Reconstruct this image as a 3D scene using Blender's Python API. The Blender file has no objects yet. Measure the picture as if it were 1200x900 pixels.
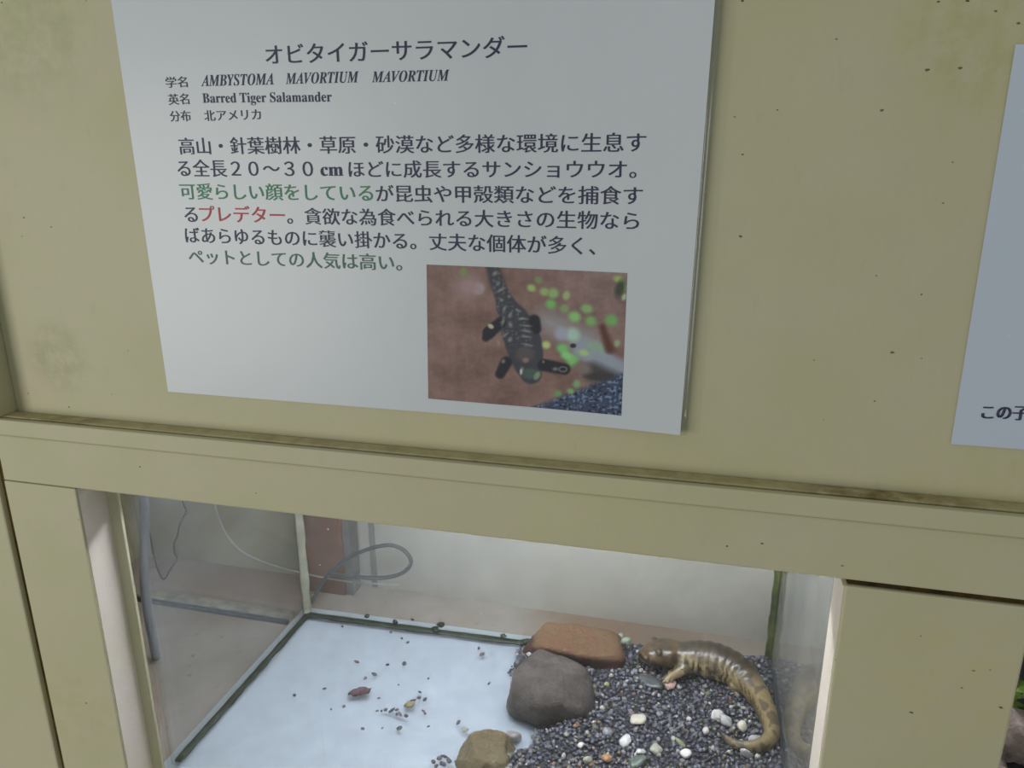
import bpy, bmesh, math, random
import numpy as np
from mathutils import Vector, Matrix

sc = bpy.context.scene
Z0 = 1.35                       # camera height above the room floor
# ------------------------------------------------------------------ camera
FPX = 880.0
PITCH, YAW, ROLL = math.radians(16.43), math.radians(-14.18), math.radians(-0.2)
cp, sp, cy, sy = math.cos(PITCH), math.sin(PITCH), math.cos(YAW), math.sin(YAW)
FW = np.array([sy*cp, cy*cp, -sp])
R0 = np.array([cy, -sy, 0.0])
U0 = np.cross(R0, FW)
RT = math.cos(ROLL)*R0 + math.sin(ROLL)*U0
UP = -math.sin(ROLL)*R0 + math.cos(ROLL)*U0
CAM = np.array([0.0, -0.363, 0.0])
cd = bpy.data.cameras.new('camera')
cd.sensor_width = 36.0
cd.lens = FPX/1200*36.0
cd.clip_start = 0.01
cam = bpy.data.objects.new('camera', cd)
sc.collection.objects.link(cam)
M = Matrix(((RT[0], UP[0], -FW[0], CAM[0]), (RT[1], UP[1], -FW[1], CAM[1]),
            (RT[2], UP[2], -FW[2], CAM[2]+Z0), (0, 0, 0, 1)))
cam.matrix_world = M
sc.camera = cam
# ------------------------------------------------------------------ world, lights, exposure
sc.view_settings.view_transform = 'Standard'
sc.view_settings.look = 'None'
sc.view_settings.exposure = 0.0
sc.view_settings.gamma = 1.0
sc.view_settings.use_curve_mapping = False
w = bpy.data.worlds.new('room_light')
sc.world = w
w.use_nodes = True
w.node_tree.nodes['Background'].inputs[0].default_value = (0.93, 1.0, 0.98, 1)
w.node_tree.nodes['Background'].inputs[1].default_value = 0.305


def area(name, loc, target, size, power, col):
    l = bpy.data.lights.new(name, 'AREA')
    l.shape = 'RECTANGLE'
    l.size, l.size_y = size
    l.energy = power
    l.color = col
    o = bpy.data.objects.new(name, l)
    o.location = (loc[0], loc[1], loc[2]+Z0)
    d = Vector(target) - Vector(loc)
    o.rotation_euler = d.to_track_quat('-Z', 'Y').to_euler()
    sc.collection.objects.link(o)
    return o


area('room_lamp_light', (-1.45, -1.6, -0.25), (-0.2, 0, -0.2), (0.9, 0.9), 15.0, (1.0, 0.99, 0.93))
TUBE_W = 36.0                   # emission of the tank's fluorescent tube


# ------------------------------------------------------------------ helpers
def P(px, py, ax, val):
    d = FW*FPX + RT*(px-600) - UP*(py-450)
    t = (val-CAM[ax])/d[ax]
    return CAM + t*d


def proj(p):
    v = np.asarray(p)-CAM
    q = v@FW
    return 600+FPX*(v@RT)/q, 450-FPX*(v@UP)/q


def tag(o, label=None, cat=None, group=None, kind=None):
    if label: o['label'] = label
    if cat: o['category'] = cat
    if group: o['group'] = group
    if kind: o['kind'] = kind
    return o


def empty(name, loc):
    o = bpy.data.objects.new(name, None)
    o.empty_display_size = 0.02
    o.location = (loc[0], loc[1], loc[2]+Z0)
    sc.collection.objects.link(o)
    return o


def root_of(o):
    v = Vector((0, 0, 0))
    while o is not None:
        v = v + o.location
        o = o.parent
    return v


def obj(name, verts, faces, mat, parent=None, smooth=False, origin=None):
    """one mesh object; verts in camera-height coordinates"""
    V = np.asarray(verts, float) + np.array([0, 0, Z0])
    if parent is not None:
        base = np.array(root_of(parent))
        loc = (0, 0, 0)
    else:
        if origin is None:
            lo, hi = V.min(0), V.max(0)
            base = np.array([(lo[0]+hi[0])/2, (lo[1]+hi[1])/2, lo[2]])
        else:
            base = np.array(origin)+np.array([0, 0, Z0])
        loc = base
    me = bpy.data.meshes.new(name)
    me.from_pydata([tuple(v) for v in (V-base)], [], [tuple(int(i) for i in f) for f in faces])
    if mat is not None:
        me.materials.append(mat)
    if smooth:
        me.polygons.foreach_set('use_smooth', [True]*len(me.polygons))
    me.update()
    o = bpy.data.objects.new(name, me)
    o.location = tuple(loc)
    sc.collection.objects.link(o)
    if parent is not None:
        o.parent = parent
    return o


class MB:
    def __init__(self):
        self.v, self.f = [], []

    def add(self, v, f):
        n = len(self.v)
        self.v += [tuple(a) for a in v]
        self.f += [tuple(i+n for i in q) for q in f]
        return self


def bevel_box(x0, x1, y0, y1, z0, z1, b=0.0008):
    bm = bmesh.new()
    bmesh.ops.create_cube(bm, size=1)
    for v in bm.verts:
        v.co = ((x0+x1)/2+v.co.x*(x1-x0), (y0+y1)/2+v.co.y*(y1-y0), (z0+z1)/2+v.co.z*(z1-z0))
    if b > 0:
        bmesh.ops.bevel(bm, geom=bm.edges[:], offset=b, segments=2, affect='EDGES', profile=0.5)
    bm.verts.index_update()
    v = [tuple(q.co) for q in bm.verts]
    f = [tuple(q.index for q in p.verts) for p in bm.faces]
    bm.free()
    return v, f


def box(name, x0, x1, y0, y1, z0, z1, mat, parent=None, b=0.0008, origin=None):
    v, f = bevel_box(x0, x1, y0, y1, z0, z1, b)
    return obj(name, v, f, mat, parent, origin=origin)


def smooth_path(pts, n=8):
    pts = [np.asarray(p, float) for p in pts]
    out = []
    for i in range(len(pts)-1):
        p0 = pts[max(i-1, 0)]; p1 = pts[i]; p2 = pts[i+1]; p3 = pts[min(i+2, len(pts)-1)]
        for k in range(n):
            t = k/n
            out.append(0.5*((2*p1)+(-p0+p2)*t+(2*p0-5*p1+4*p2-p3)*t*t+(-p0+3*p1-3*p2+p3)*t**3))
    out.append(pts[-1])
    return out


def loft(path, rw, rh, seg=20, up=(0, 0, 1), caps=True, expo=1.0):
    """tube with elliptical section: rw sideways, rh along up"""
    up = np.array(up, float)
    V, F = [], []
    n = len(path)
    for i in range(n):
        a = path[max(i-1, 0)]; b = path[min(i+1, n-1)]
        t = b-a; t = t/(np.linalg.norm(t)+1e-12)
        s = np.cross(t, up)
        if np.linalg.norm(s) < 1e-3:
            s = np.cross(t, np.array([0, 1.0, 0]))
        s /= np.linalg.norm(s)
        u = np.cross(s, t)
        for k in range(seg):
            th = 2*math.pi*k/seg
            V.append(path[i]+s*rw[i]*math.cos(th)+u*rh[i]*math.sin(th))
    for i in range(n-1):
        for k in range(seg):
            k2 = (k+1) % seg
            F.append((i*seg+k, i*seg+k2, (i+1)*seg+k2, (i+1)*seg+k))
    if caps:
        F.append(tuple(range(seg))[::-1])
        F.append(tuple((n-1)*seg+k for k in range(seg)))
    return V, F


def tube(name, pts, r, mat, parent=None, n=8, seg=10):
    p = smooth_path(pts, n)
    q = np.abs(np.array(p[-1])-np.array(p[0]))
    v, f = loft(p, [r]*len(p), [r]*len(p), seg, up=(0, 1, 0) if q[1] < 0.5*max(q[0], q[2]) else (0, 0, 1))
    return obj(name, v, f, mat, parent, smooth=True)


# ------------------------------------------------------------------ materials
def new_mat(name):
    m = bpy.data.materials.new(name)
    m.use_nodes = True
    nt = m.node_tree
    return m, nt, nt.nodes['Principled BSDF']


def N(nt, t, **k):
    n = nt.nodes.new(t)
    for a, b in k.items():
        setattr(n, a, b)
    return n


def mix(nt, fac, a, b, blend='MIX'):
    m = N(nt, 'ShaderNodeMix', data_type='RGBA', blend_type=blend)
    for i, v in ((0, fac), (6, a), (7, b)):
        if isinstance(v, (int, float)):
            m.inputs[i].default_value = v
        elif isinstance(v, tuple):
            m.inputs[i].default_value = (*v, 1) if len(v) == 3 else v
        else:
            nt.links.new(v, m.inputs[i])
    return m.outputs[2]


def noise(nt, scale, detail=4, rough=0.5, vec=None, stretch=None):
    n = N(nt, 'ShaderNodeTexNoise')
    n.inputs['Scale'].default_value = scale
    n.inputs['Detail'].default_value = detail
    n.inputs['Roughness'].default_value = rough
    if vec is None:
        vec = N(nt, 'ShaderNodeNewGeometry').outputs['Position']
    if stretch:
        mp = N(nt, 'ShaderNodeMapping')
        mp.inputs['Scale'].default_value = stretch
        nt.links.new(vec, mp.inputs[0])
        vec = mp.outputs[0]
    nt.links.new(vec, n.inputs['Vector'])
    return n.outputs['Fac']


def ramp(nt, src, stops):
    r = N(nt, 'ShaderNodeValToRGB')
    e = r.color_ramp.elements
    while len(e) < len(stops):
        e.new(0.5)
    for q, (p, c) in zip(e, stops):
        q.position = p
        q.color = (*c, 1) if isinstance(c, tuple) else (c, c, c, 1)
    nt.links.new(src, r.inputs[0])
    return r.outputs[0]


def bump(nt, bsdf, src, dist, strength=0.5):
    b = N(nt, 'ShaderNodeBump')
    b.inputs['Distance'].default_value = dist
    b.inputs['Strength'].default_value = strength
    nt.links.new(src, b.inputs['Height'])
    nt.links.new(b.outputs[0], bsdf.inputs['Normal'])


def ballmask(nt, c, r, soft=0.6):
    """stain mask: 1 in the middle of a round patch at a place on the board"""
    g = N(nt, 'ShaderNodeNewGeometry')
    d = N(nt, 'ShaderNodeVectorMath', operation='DISTANCE')
    nt.links.new(g.outputs['Position'], d.inputs[0])
    d.inputs[1].default_value = (c[0], c[1], c[2]+Z0)
    m = N(nt, 'ShaderNodeMapRange', interpolation_type='SMOOTHSTEP')
    nt.links.new(d.outputs['Value'], m.inputs[0])
    m.inputs[1].default_value = r*(1-soft)
    m.inputs[2].default_value = r
    m.inputs[3].default_value = 1
    m.inputs[4].default_value = 0
    return m.outputs[0]


def mul(nt, a, b):
    m = N(nt, 'ShaderNodeMath', operation='MULTIPLY')
    for i, v in ((0, a), (1, b)):
        if isinstance(v, (int, float)):
            m.inputs[i].default_value = v
        else:
            nt.links.new(v, m.inputs[i])
    return m.outputs[0]


CREAM = (0.56, 0.525, 0.355)


def cream_mat(name, stains=(), base=CREAM, dirt=0.0):
    m, nt, b = new_mat(name)
    n1 = ramp(nt, noise(nt, 14, 3), [(0.35, 0.0), (0.68, 1.0)])
    col = mix(nt, n1, base, (base[0]*0.95, base[1]*0.965, base[2]*0.88))
    n2 = ramp(nt, noise(nt, 55, 4, 0.6), [(0.45, 0.0), (0.75, 1.0)])
    col = mix(nt, mul(nt, n2, 0.35), col, (base[0]*1.0, base[1]*0.92, base[2]*1.06))
    n3 = ramp(nt, noise(nt, 160, 3, 0.6, stretch=(1, 1, 0.4)), [(0.62, 0.0), (0.8, 1.0)])
    col = mix(nt, mul(nt, n3, 0.16), col, (0.34, 0.31, 0.16))
    for c, r, cl, k in stains:
        nn = ramp(nt, noise(nt, 70, 5, 0.65), [(0.38, 0.0), (0.66, 1.0)])
        col = mix(nt, mul(nt, mul(nt, ballmask(nt, c, r), nn), k), col, cl)
    if dirt:
        nd = ramp(nt, noise(nt, 90, 5, 0.7), [(0.40, 0.0), (0.62, 1.0)])
        col = mix(nt, mul(nt, nd, dirt), col, (0.22, 0.16, 0.06))
    nt.links.new(col, b.inputs['Base Color'])
    b.inputs['Roughness'].default_value = 0.5
    b.inputs['Specular IOR Level'].default_value = 0.3
    bump(nt, b, noise(nt, 220, 4, 0.6), 0.0003, 0.5)
    return m


def plain(name, col, rough=0.6, spec=0.4, var=0.12, scale=60, bmp=0.0, coat=0.0):
    m, nt, b = new_mat(name)
    c = mix(nt, ramp(nt, noise(nt, scale, 4, 0.6), [(0.3, 0.0), (0.7, 1.0)]),
            tuple(x*(1-var) for x in col), tuple(min(1, x*(1+var)) for x in col))
    nt.links.new(c, b.inputs['Base Color'])
    b.inputs['Roughness'].default_value = rough
    b.inputs['Specular IOR Level'].default_value = spec
    b.inputs['Coat Weight'].default_value = coat
    b.inputs['Coat Roughness'].default_value = 0.08
    if bmp:
        bump(nt, b, noise(nt, scale*3, 4, 0.6), bmp, 0.6)
    return m


def glass_mat(name, tint=(0.965, 0.972, 0.965), haze=0.03, hazecol=(0.8, 0.82, 0.8), specks=0.0, rough=0.02):
    m = bpy.data.materials.new(name)
    m.use_nodes = True
    nt = m.node_tree
    nt.nodes.clear()
    out = N(nt, 'ShaderNodeOutputMaterial')
    tr = N(nt, 'ShaderNodeBsdfTransparent'); tr.inputs[0].default_value = (*tint, 1)
    gl = N(nt, 'ShaderNodeBsdfGlossy'); gl.inputs['Roughness'].default_value = rough
    df = N(nt, 'ShaderNodeBsdfDiffuse'); df.inputs[0].default_value = (*hazecol, 1)
    # Schlick reflectance from |N.I| (same from both faces of the thin pane)
    gg = N(nt, 'ShaderNodeNewGeometry')
    dt = N(nt, 'ShaderNodeVectorMath', operation='DOT_PRODUCT')
    nt.links.new(gg.outputs['Normal'], dt.inputs[0]); nt.links.new(gg.outputs['Incoming'], dt.inputs[1])
    ab = N(nt, 'ShaderNodeMath', operation='ABSOLUTE'); nt.links.new(dt.outputs['Value'], ab.inputs[0])
    om = N(nt, 'ShaderNodeMath', operation='SUBTRACT'); om.inputs[0].default_value = 1.0; nt.links.new(ab.outputs[0], om.inputs[1])
    pw = N(nt, 'ShaderNodeMath', operation='POWER'); nt.links.new(om.outputs[0], pw.inputs[0]); pw.inputs[1].default_value = 5.0
    fr = N(nt, 'ShaderNodeMath', operation='MULTIPLY_ADD'); nt.links.new(pw.outputs[0], fr.inputs[0])
    fr.inputs[1].default_value = 0.96; fr.inputs[2].default_value = 0.035
    m1 = N(nt, 'ShaderNodeMixShader'); m2 = N(nt, 'ShaderNodeMixShader')
    nt.links.new(fr.outputs[0], m1.inputs[0])
    nt.links.new(tr.outputs[0], m1.inputs[1]); nt.links.new(gl.outputs[0], m1.inputs[2])
    h = ramp(nt, noise(nt, 18, 5, 0.6), [(0.3, haze*0.4), (0.75, haze*1.8)])
    if specks:
        v = N(nt, 'ShaderNodeTexVoronoi'); v.inputs['Scale'].default_value = 95
        g = N(nt, 'ShaderNodeNewGeometry'); nt.links.new(g.outputs['Position'], v.inputs['Vector'])
        sp_ = ramp(nt, v.outputs['Distance'], [(0.05, specks), (0.10, 0.0)])
        pick = ramp(nt, noise(nt, 40, 2), [(0.58, 0.0), (0.62, 1.0)])
        h = mix(nt, 1.0, h, mix(nt, 1.0, sp_, pick, 'MULTIPLY'), 'ADD')
    nt.links.new(h, m2.inputs[0])
    nt.links.new(m1.outputs[0], m2.inputs[1]); nt.links.new(df.outputs[0], m2.inputs[2])
    nt.links.new(m2.outputs[0], out.inputs[0])
    return m


def attr_mat(name, rough=0.4, coat=0.0, spec=0.5, var=0.15, scale=400, bmp=0.0):
    m, nt, b = new_mat(name)
    a = N(nt, 'ShaderNodeAttribute', attribute_name='Col')
    nn = ramp(nt, noise(nt, scale, 4, 0.6), [(0.3, 1-var), (0.7, 1+var)])
    nt.links.new(mix(nt, 1.0, a.outputs['Color'], nn, 'MULTIPLY'), b.inputs['Base Color'])
    b.inputs['Roughness'].default_value = rough
    b.inputs['Specular IOR Level'].default_value = spec
    b.inputs['Coat Weight'].default_value = coat
    b.inputs['Coat Roughness'].default_value = 0.12
    if bmp:
        bump(nt, b, noise(nt, scale, 4, 0.6), bmp, 0.6)
    return m


YP = 0.014                      # the recessed upper panel's face
def on_panel(px, py): return P(px, py, 1, YP)


m_panel = cream_mat('cream_panel_paint', stains=[
    (tuple(on_panel(66, 418)), 0.030, (0.33, 0.31, 0.15), 0.55),
    (tuple(on_panel(40, 455)), 0.022, (0.62, 0.50, 0.36), 0.5),
    (tuple(on_panel(20, 20)), 0.06, (0.36, 0.38, 0.20), 0.5),
    (tuple(on_panel(1170, 20)), 0.05, (0.40, 0.42, 0.12), 0.5),
    (tuple(on_panel(620, 520)), 0.12, (0.60, 0.52, 0.28), 0.4),
    (tuple(on_panel(1150, 560)), 0.05, (0.55, 0.50, 0.25), 0.5)])
m_wood = cream_mat('cream_frame_paint', stains=[
    (tuple(P(90, 830, 1, 0)), 0.05, (0.50, 0.45, 0.22), 0.5),
    (tuple(P(1120, 800, 1, 0)), 0.05, (0.58, 0.50, 0.27), 0.6),
    (tuple(P(700, 600, 1, 0)), 0.06, (0.58, 0.55, 0.28), 0.5)])
m_ledge = cream_mat('dusty_ledge_paint', base=(0.54, 0.48, 0.28), dirt=0.35, stains=[
    (tuple(P(1010, 580, 1, 0.004)), 0.036, (0.16, 0.10, 0.035), 1.0),
    (tuple(P(1080, 586, 1, 0.004)), 0.030, (0.20, 0.14, 0.04), 0.9),
    (tuple(P(80, 495, 1, 0.004)), 0.03, (0.25, 0.18, 0.08), 0.8)])
m_groove = plain('grime', (0.055, 0.035, 0.012), 0.9, 0.1, 0.5, 120)
m_grime2 = plain('olive_grime', (0.13, 0.09, 0.03), 0.9, 0.1, 0.6, 35)
m_lit_reveal = cream_mat('lit_edge_paint', base=(0.86, 0.77, 0.70))  # paler than the frame paint, with lamp light in the colour
m_channel = cream_mat('glazing_bead_paint', base=(0.62, 0.60, 0.42))
m_back = plain('pale_back_board', (0.56, 0.535, 0.49), 0.7, 0.2, 0.06, 20)
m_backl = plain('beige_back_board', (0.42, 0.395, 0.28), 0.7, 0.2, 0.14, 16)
m_floorb = None
m_silic = plain('algae_silicone', (0.020, 0.030, 0.018), 0.35, 0.4, 0.5, 90)
m_palesil = plain('pale_silicone', (0.26, 0.255, 0.20), 0.5, 0.4, 0.2, 60)
m_glass = glass_mat('tank_glass', haze=0.012)
m_glassl = glass_mat('tank_side_glass', haze=0.05, hazecol=(0.62, 0.66, 0.72))
m_glassb = glass_mat('tank_back_glass', haze=0.05, specks=0.85)
m_glassr = glass_mat('tank_right_glass', haze=0.13, hazecol=(0.42, 0.44, 0.44))
m_black = plain('black_rubber', (0.025, 0.025, 0.03), 0.45, 0.4, 0.2)
m_greycable = plain('grey_cable', (0.075, 0.08, 0.095), 0.45, 0.5, 0.25, 120)
m_white = plain('white_plastic', (0.75, 0.76, 0.76), 0.4, 0.5, 0.05)


def floorboard_mat():
    m, nt, b = new_mat('stained_floor_board')
    n1 = ramp(nt, noise(nt, 22, 5, 0.6), [(0.35, 0.0), (0.65, 1.0)])
    col = mix(nt, n1, (0.47, 0.40, 0.365), (0.40, 0.33, 0.275))
    n2 = ramp(nt, noise(nt, 120, 4, 0.7), [(0.60, 0.0), (0.72, 1.0)])
    col = mix(nt, mul(nt, n2, 0.5), col, (0.12, 0.09, 0.07))
    for c, r in (((-0.47, 0.285, -0.449), 0.11), ((-0.05, 0.29, -0.449), 0.12)):
        col = mix(nt, mul(nt, ballmask(nt, c, r), 0.75), col, (0.32, 0.20, 0.125))
    nt.links.new(col, b.inputs['Base Color'])
    b.inputs['Roughness'].default_value = 0.6
    bump(nt, b, noise(nt, 180, 4), 0.0004, 0.4)
    return m


m_floorb = floorboard_mat()

# ------------------------------------------------------------------ the setting
fl = box('floor', -2.5, 2.5, -2.2, 1.6, -Z0-0.05, -Z0, plain('room_floor', (0.22, 0.21, 0.20), 0.5, 0.4, 0.1, 5), b=0)
tag(fl, kind='structure')

# ------------------------------------------------------------------ display cabinet (wooden front with an opening)
ZF = -0.441                     # top of the tank's glass bottom
ZB = -0.449                     # cabinet shelf
cab = empty('display_cabinet', (-0.1, 0.16, -Z0))
tag(cab, 'cream painted wooden display cabinet front with ledge and tank opening', 'cabinet')
box('upper_panel', -0.4325, 0.62, YP, YP+0.012, -0.1572, 0.62, m_panel, cab, b=0.0005)
box('upper_stile', -0.60, -0.4327, 0.0, 0.030, -0.1565, 0.62, m_wood, cab)
box('ledge_board', -0.4375, 0.62, 0.0040, YP-0.0002, -0.1660, -0.1564, m_ledge, cab, b=0.0006)
box('trim_strip', -0.4380, 0.62, -0.0016, 0.0030, -0.1680, -0.1571, m_wood, cab, b=0.0009)
box('ledge_grime', -0.4370, 0.62, 0.0028, 0.0042, -0.1670, -0.1578, m_groove, cab, b=0)
box('top_rail', -0.4390, 0.62, 0.0, 0.020, -0.2006, -0.1684, m_wood, cab, b=0.0009)
box('stile', -0.4395, -0.3826, 0.0, 0.0240, -0.52, -0.2011, m_wood, cab, b=0.0009)
box('stile', 0.0800, 0.1643, 0.0, 0.0240, -0.52, -0.2040, m_wood, cab, b=0.0012)
box('stile', -0.60, -0.4452, 0.0, 0.0240, -0.52, -0.1572, m_wood, cab, b=0.0014)
# grime packed in the joints
box('joint_grime', -0.4454, -0.4392, 0.0035, 0.02, -0.52, -0.1580, m_grime2, cab, b=0)
box('joint_grime', 0.0815, 0.62, 0.0025, 0.018, -0.2046, -0.2000, m_groove, cab, b=0)
box('joint_grime', 0.16, 0.62, 0.0006, 0.006, -0.1688, -0.1676, m_groove, cab, b=0)
# inner edge faces of the opening, lamp light put into their pale colour
box('lit_reveal_lining', -0.3829, -0.3822, 0.0016, 0.0238, -0.515, -0.2015, m_lit_reveal, cab, b=0)
box('lit_reveal_lining', 0.0796, 0.0803, 0.0016, 0.0238, -0.515, -0.2050, m_lit_reveal, cab, b=0)
box('glazing_bead', -0.3832, -0.3735, 0.0236, 0.0262, -0.50, -0.2020, m_channel, cab, b=0.0006)
box('bottom_rail', -0.3826, 0.0800, 0.0, 0.0220, -0.52, -0.462, m_wood, cab)
box('bottom_rail', 0.1643, 0.62, 0.0, 0.0220, -0.52, -0.462, m_wood, cab)
box('lower_panel', -0.60, 0.62, 0.002, 0.020, -Z0, -0.52, m_wood, cab)
box('shelf_board', -0.64, 0.62, 0.0245, 0.335, ZB-0.015, ZB, m_floorb, cab, b=0)
box('back_board', -0.345, 0.62, 0.310, 0.322, ZB, 0.0, m_back, cab, b=0)
box('back_board', -0.3875, -0.3455, 0.313, 0.322, ZB, 0.0, m_back, cab, b=0.0006)
box('back_board', -0.64, -0.388, 0.312, 0.322, ZB, 0.0, m_backl, cab, b=0)
box('seam_strip', -0.3300, -0.3235, 0.3085, 0.3100, ZB, 0.0, plain('grey_tape', (0.30, 0.30, 0.29), 0.6, 0.3, 0.1), cab, b=0.0002)
box('partition', 0.1250, 0.1370, 0.0265, 0.309, ZB, -0.02, m_back, cab, b=0)
box('partition', -0.640, -0.628, 0.0265, 0.309, ZB, -0.02, m_backl, cab, b=0)
box('roof_board', -0.64, 0.62, 0.0265, 0.322, -0.02, -0.005, m_backl, cab, b=0)
box('side_panel', -0.62, -0.605, 0.0, 0.335, -Z0, -0.47, m_wood, cab)
box('side_panel', 0.62, 0.635, 0.0, 0.335, -Z0, 0.62, m_wood, cab)
box('batten_shade_strip', -0.625, -0.3835, 0.2215, 0.2258, ZB, ZB+0.0042, m_black, cab, b=0.0006)  # dark strip added as the shade line below the pale one
reflection_batten_m = plain('grey_reflection', (0.36, 0.33, 0.26), 0.7, 0.2, 0.3, 80)
box('batten', -0.625, -0.3835, 0.226, 0.238, ZB, ZB+0.0065, reflection_batten_m, cab, b=0.0012)  # added strip standing in for the tank edge's reflection in the side glass
# flecks of dirt and one nail hole on the front boards
rng = random.Random(5)
fk = MB()
SPK = [(1087, 82, 4), (1125, 80, 4), (1033, 129, 4), (870, 181, 3), (868, 277, 4), (1046, 413, 4), (1025, 470, 3),
       (1027, 323, 2), (1080, 345, 2.5), (1116, 190, 2), (911, 129, 2), (861, 137, 2), (1167, 13, 3), (1193, 27, 4),
       (1134, 1, 4), (101, 1, 2), (1100, 2, 3), (28, 255, 3), (60, 266, 3), (26, 277, 2), (81, 477, 3), (33, 461, 2.5),
       (150, 411, 2), (1160, 508, 2), (870, 1, 3), (980, 46, 2), (1105, 238, 2), (1080, 420, 1.5), (954, 422, 2),
       (965, 492, 2), (131, 462, 2), (2, 3, 3), (1165, 508, 2)]
PP = [(q, YP) for q in SPK] + [(q, 0.0) for q in [(987, 663, 3), (1068, 835, 4), (1173, 829, 5), (1079, 745, 2), (1141, 786, 3),
      (1160, 785, 2), (1127, 806, 2.5), (979, 773, 2), (101, 824, 4), (92, 609, 2.5), (92, 592, 2), (164, 547, 3), (745, 580, 3),
      (852, 640, 3), (893, 637, 4), (30, 565, 2), (300, 578, 2), (720, 850, 2)]]
for (x, y, s), yy in PP:
    c = P(x, y, 1, yy)
    n = 7
    ring = [c+np.array([0, -0.0003, 0])]
    for k in range(n):
        a = 2*math.pi*k/n
        r = s*0.00016*rng.uniform(0.6, 1.3)
        ring.append(c+np.array([math.cos(a)*r*1.5, -0.00006, math.sin(a)*r*0.8]))
    fk.add(ring, [(0, k+1, (k+1) % n+1) for k in range(n)][::1])
o = obj('dirt_flecks', fk.v, fk.f, plain('dirt_fleck', (0.17, 0.145, 0.09), 0.9, 0.1, 0.4), cab)
tag(o, kind='stuff')
c = P(908, 596, 1, -0.0001)
hv, hf = loft([c+np.array([0, -0.0004, 0]), c+np.array([0, 0.0015, 0])], [0.0017]*2, [0.0017]*2, 12)
o = obj('nail_head', hv, hf, m_black, cab, True)

# ------------------------------------------------------------------ posters
def srgb(r, g, b):
    f = lambda c: (c/255/12.92) if c/255 <= 0.04045 else ((c/255+0.055)/1.055)**2.4
    return (f(r), f(g), f(b))


PB = YP-0.0006
PBL, PBR = P(197, 459, 1, PB), P(797, 510, 1, PB-0.0045)
PTL, PTR = P(130, 0, 1, PB), P(838, 0, 1, PB-0.0045)
hl = 0.425/(PTL[2]-PBL[2]); hr = 0.425/(PTR[2]-PBR[2])


def lift(u):
    t = max(0.0, (u-0.72)/0.28)
    return 0.0045*t*t


def edge_l(v): return PBL+(PTL-PBL)*v*hl
def edge_r(v): return PBR+(PTR-PBR)*v*hr


def psurf(u, v, off=0.0):
    a, b = edge_l(v), edge_r(v)
    p = a+(b-a)*u
    p[1] = PB-lift(u)-0.0006*math.sin(v*9+u*2)*u*(1-u)-off
    return p


def on_poster(px, py, off=0.0):
    y = PB
    for _ in range(4):
        p = P(px, py, 1, y)
        v = (p[2]-PBL[2])/0.425
        a, b = edge_l(v), edge_r(v)
        u = (p[0]-a[0])/(b[0]-a[0])
        y = psurf(u, v)[1]
    p = P(px, py, 1, y)
    p[1] -= off
    return p


def sheet(surf, nu, nv, th):
    V, F = [], []
    for j in range(nv+1):
        for i in range(nu+1):
            V.append(surf(i/nu, j/nv))
    n = len(V)
    for j in range(nv+1):
        for i in range(nu+1):
            p = np.array(V[j*(nu+1)+i]); V.append(p+np.array([0, th, 0]))
    idx = lambda i, j: j*(nu+1)+i
    for j in range(nv):
        for i in range(nu):
            F.append((idx(i, j), idx(i+1, j), idx(i+1, j+1), idx(i, j+1)))
            F.append((n+idx(i, j), n+idx(i, j+1), n+idx(i+1, j+1), n+idx(i+1, j)))
    for i in range(nu):
        F.append((idx(i, 0), n+idx(i, 0), n+idx(i+1, 0), idx(i+1, 0)))
        F.append((idx(i, nv), idx(i+1, nv), n+idx(i+1, nv), n+idx(i, nv)))
    for j in range(nv):
        F.append((idx(0, j), idx(0, j+1), n+idx(0, j+1), n+idx(0, j)))
        F.append((idx(nu, j), n+idx(nu, j), n+idx(nu, j+1), idx(nu, j+1)))
    return V, F


def paper_mat(name, col):
    m, nt, b = new_mat(name)
    c = mix(nt, ramp(nt, noise(nt, 30, 3), [(0.3, 0.0), (0.7, 1.0)]), tuple(x*0.985 for x in col), col)
    nt.links.new(c, b.inputs['Base Color'])
    b.inputs['Roughness'].default_value = 0.45
    b.inputs['Coat Weight'].default_value = 0.35
    b.inputs['Coat Roughness'].default_value = 0.25
    bump(nt, b, noise(nt, 28, 3, 0.5), 0.0012, 0.35)
    return m


m_paper = paper_mat('laminated_paper', (0.62, 0.655, 0.695))
m_paper2 = paper_mat('laminated_bluish_paper', (0.58, 0.65, 0.76))
poster = empty('poster', (psurf(0.5, 0)[0], PB, psurf(0.5, 0)[2]))
tag(poster, 'large laminated white poster with salamander text and a photo', 'poster')
v, f = sheet(psurf, 40, 30, 0.0003)
obj('paper_sheet', v, f, m_paper, poster)


def sleeve(u, v):
    p = psurf(1.0, v); q = psurf(0.97, v)
    d = (p-q)/np.linalg.norm(p-q)
    return p + d*(-0.001+0.0042*u) + np.array([0, 0.0003, 0])


v, f = sheet(sleeve, 2, 30, 0.0002)
obj('clear_sleeve_edge', v, f, glass_mat('clear_film', haze=0.03, rough=0.12), poster, True)

m_ink = plain('dark_blue_ink', srgb(58, 60, 86), 0.5, 0.3, 0.05)
m_ink2 = plain('grey_ink', srgb(62, 68, 84), 0.5, 0.3, 0.05)
m_green = plain('green_ink', srgb(72, 138, 102), 0.5, 0.3, 0.05)
m_green2 = plain('dark_green_ink', srgb(84, 118, 104), 0.5, 0.3, 0.05)
m_red = plain('red_ink', srgb(188, 70, 74), 0.5, 0.3, 0.05)
BOLD = lambda s: ''.join(chr(0x1D400+ord(c)-65) if c.isupper() else chr(0x1D41A+ord(c)-97) if c.islower() else c for c in s)
BIT = lambda s: ''.join(chr(0x1D468+ord(c)-65) if c.isupper() else c for c in s)


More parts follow.
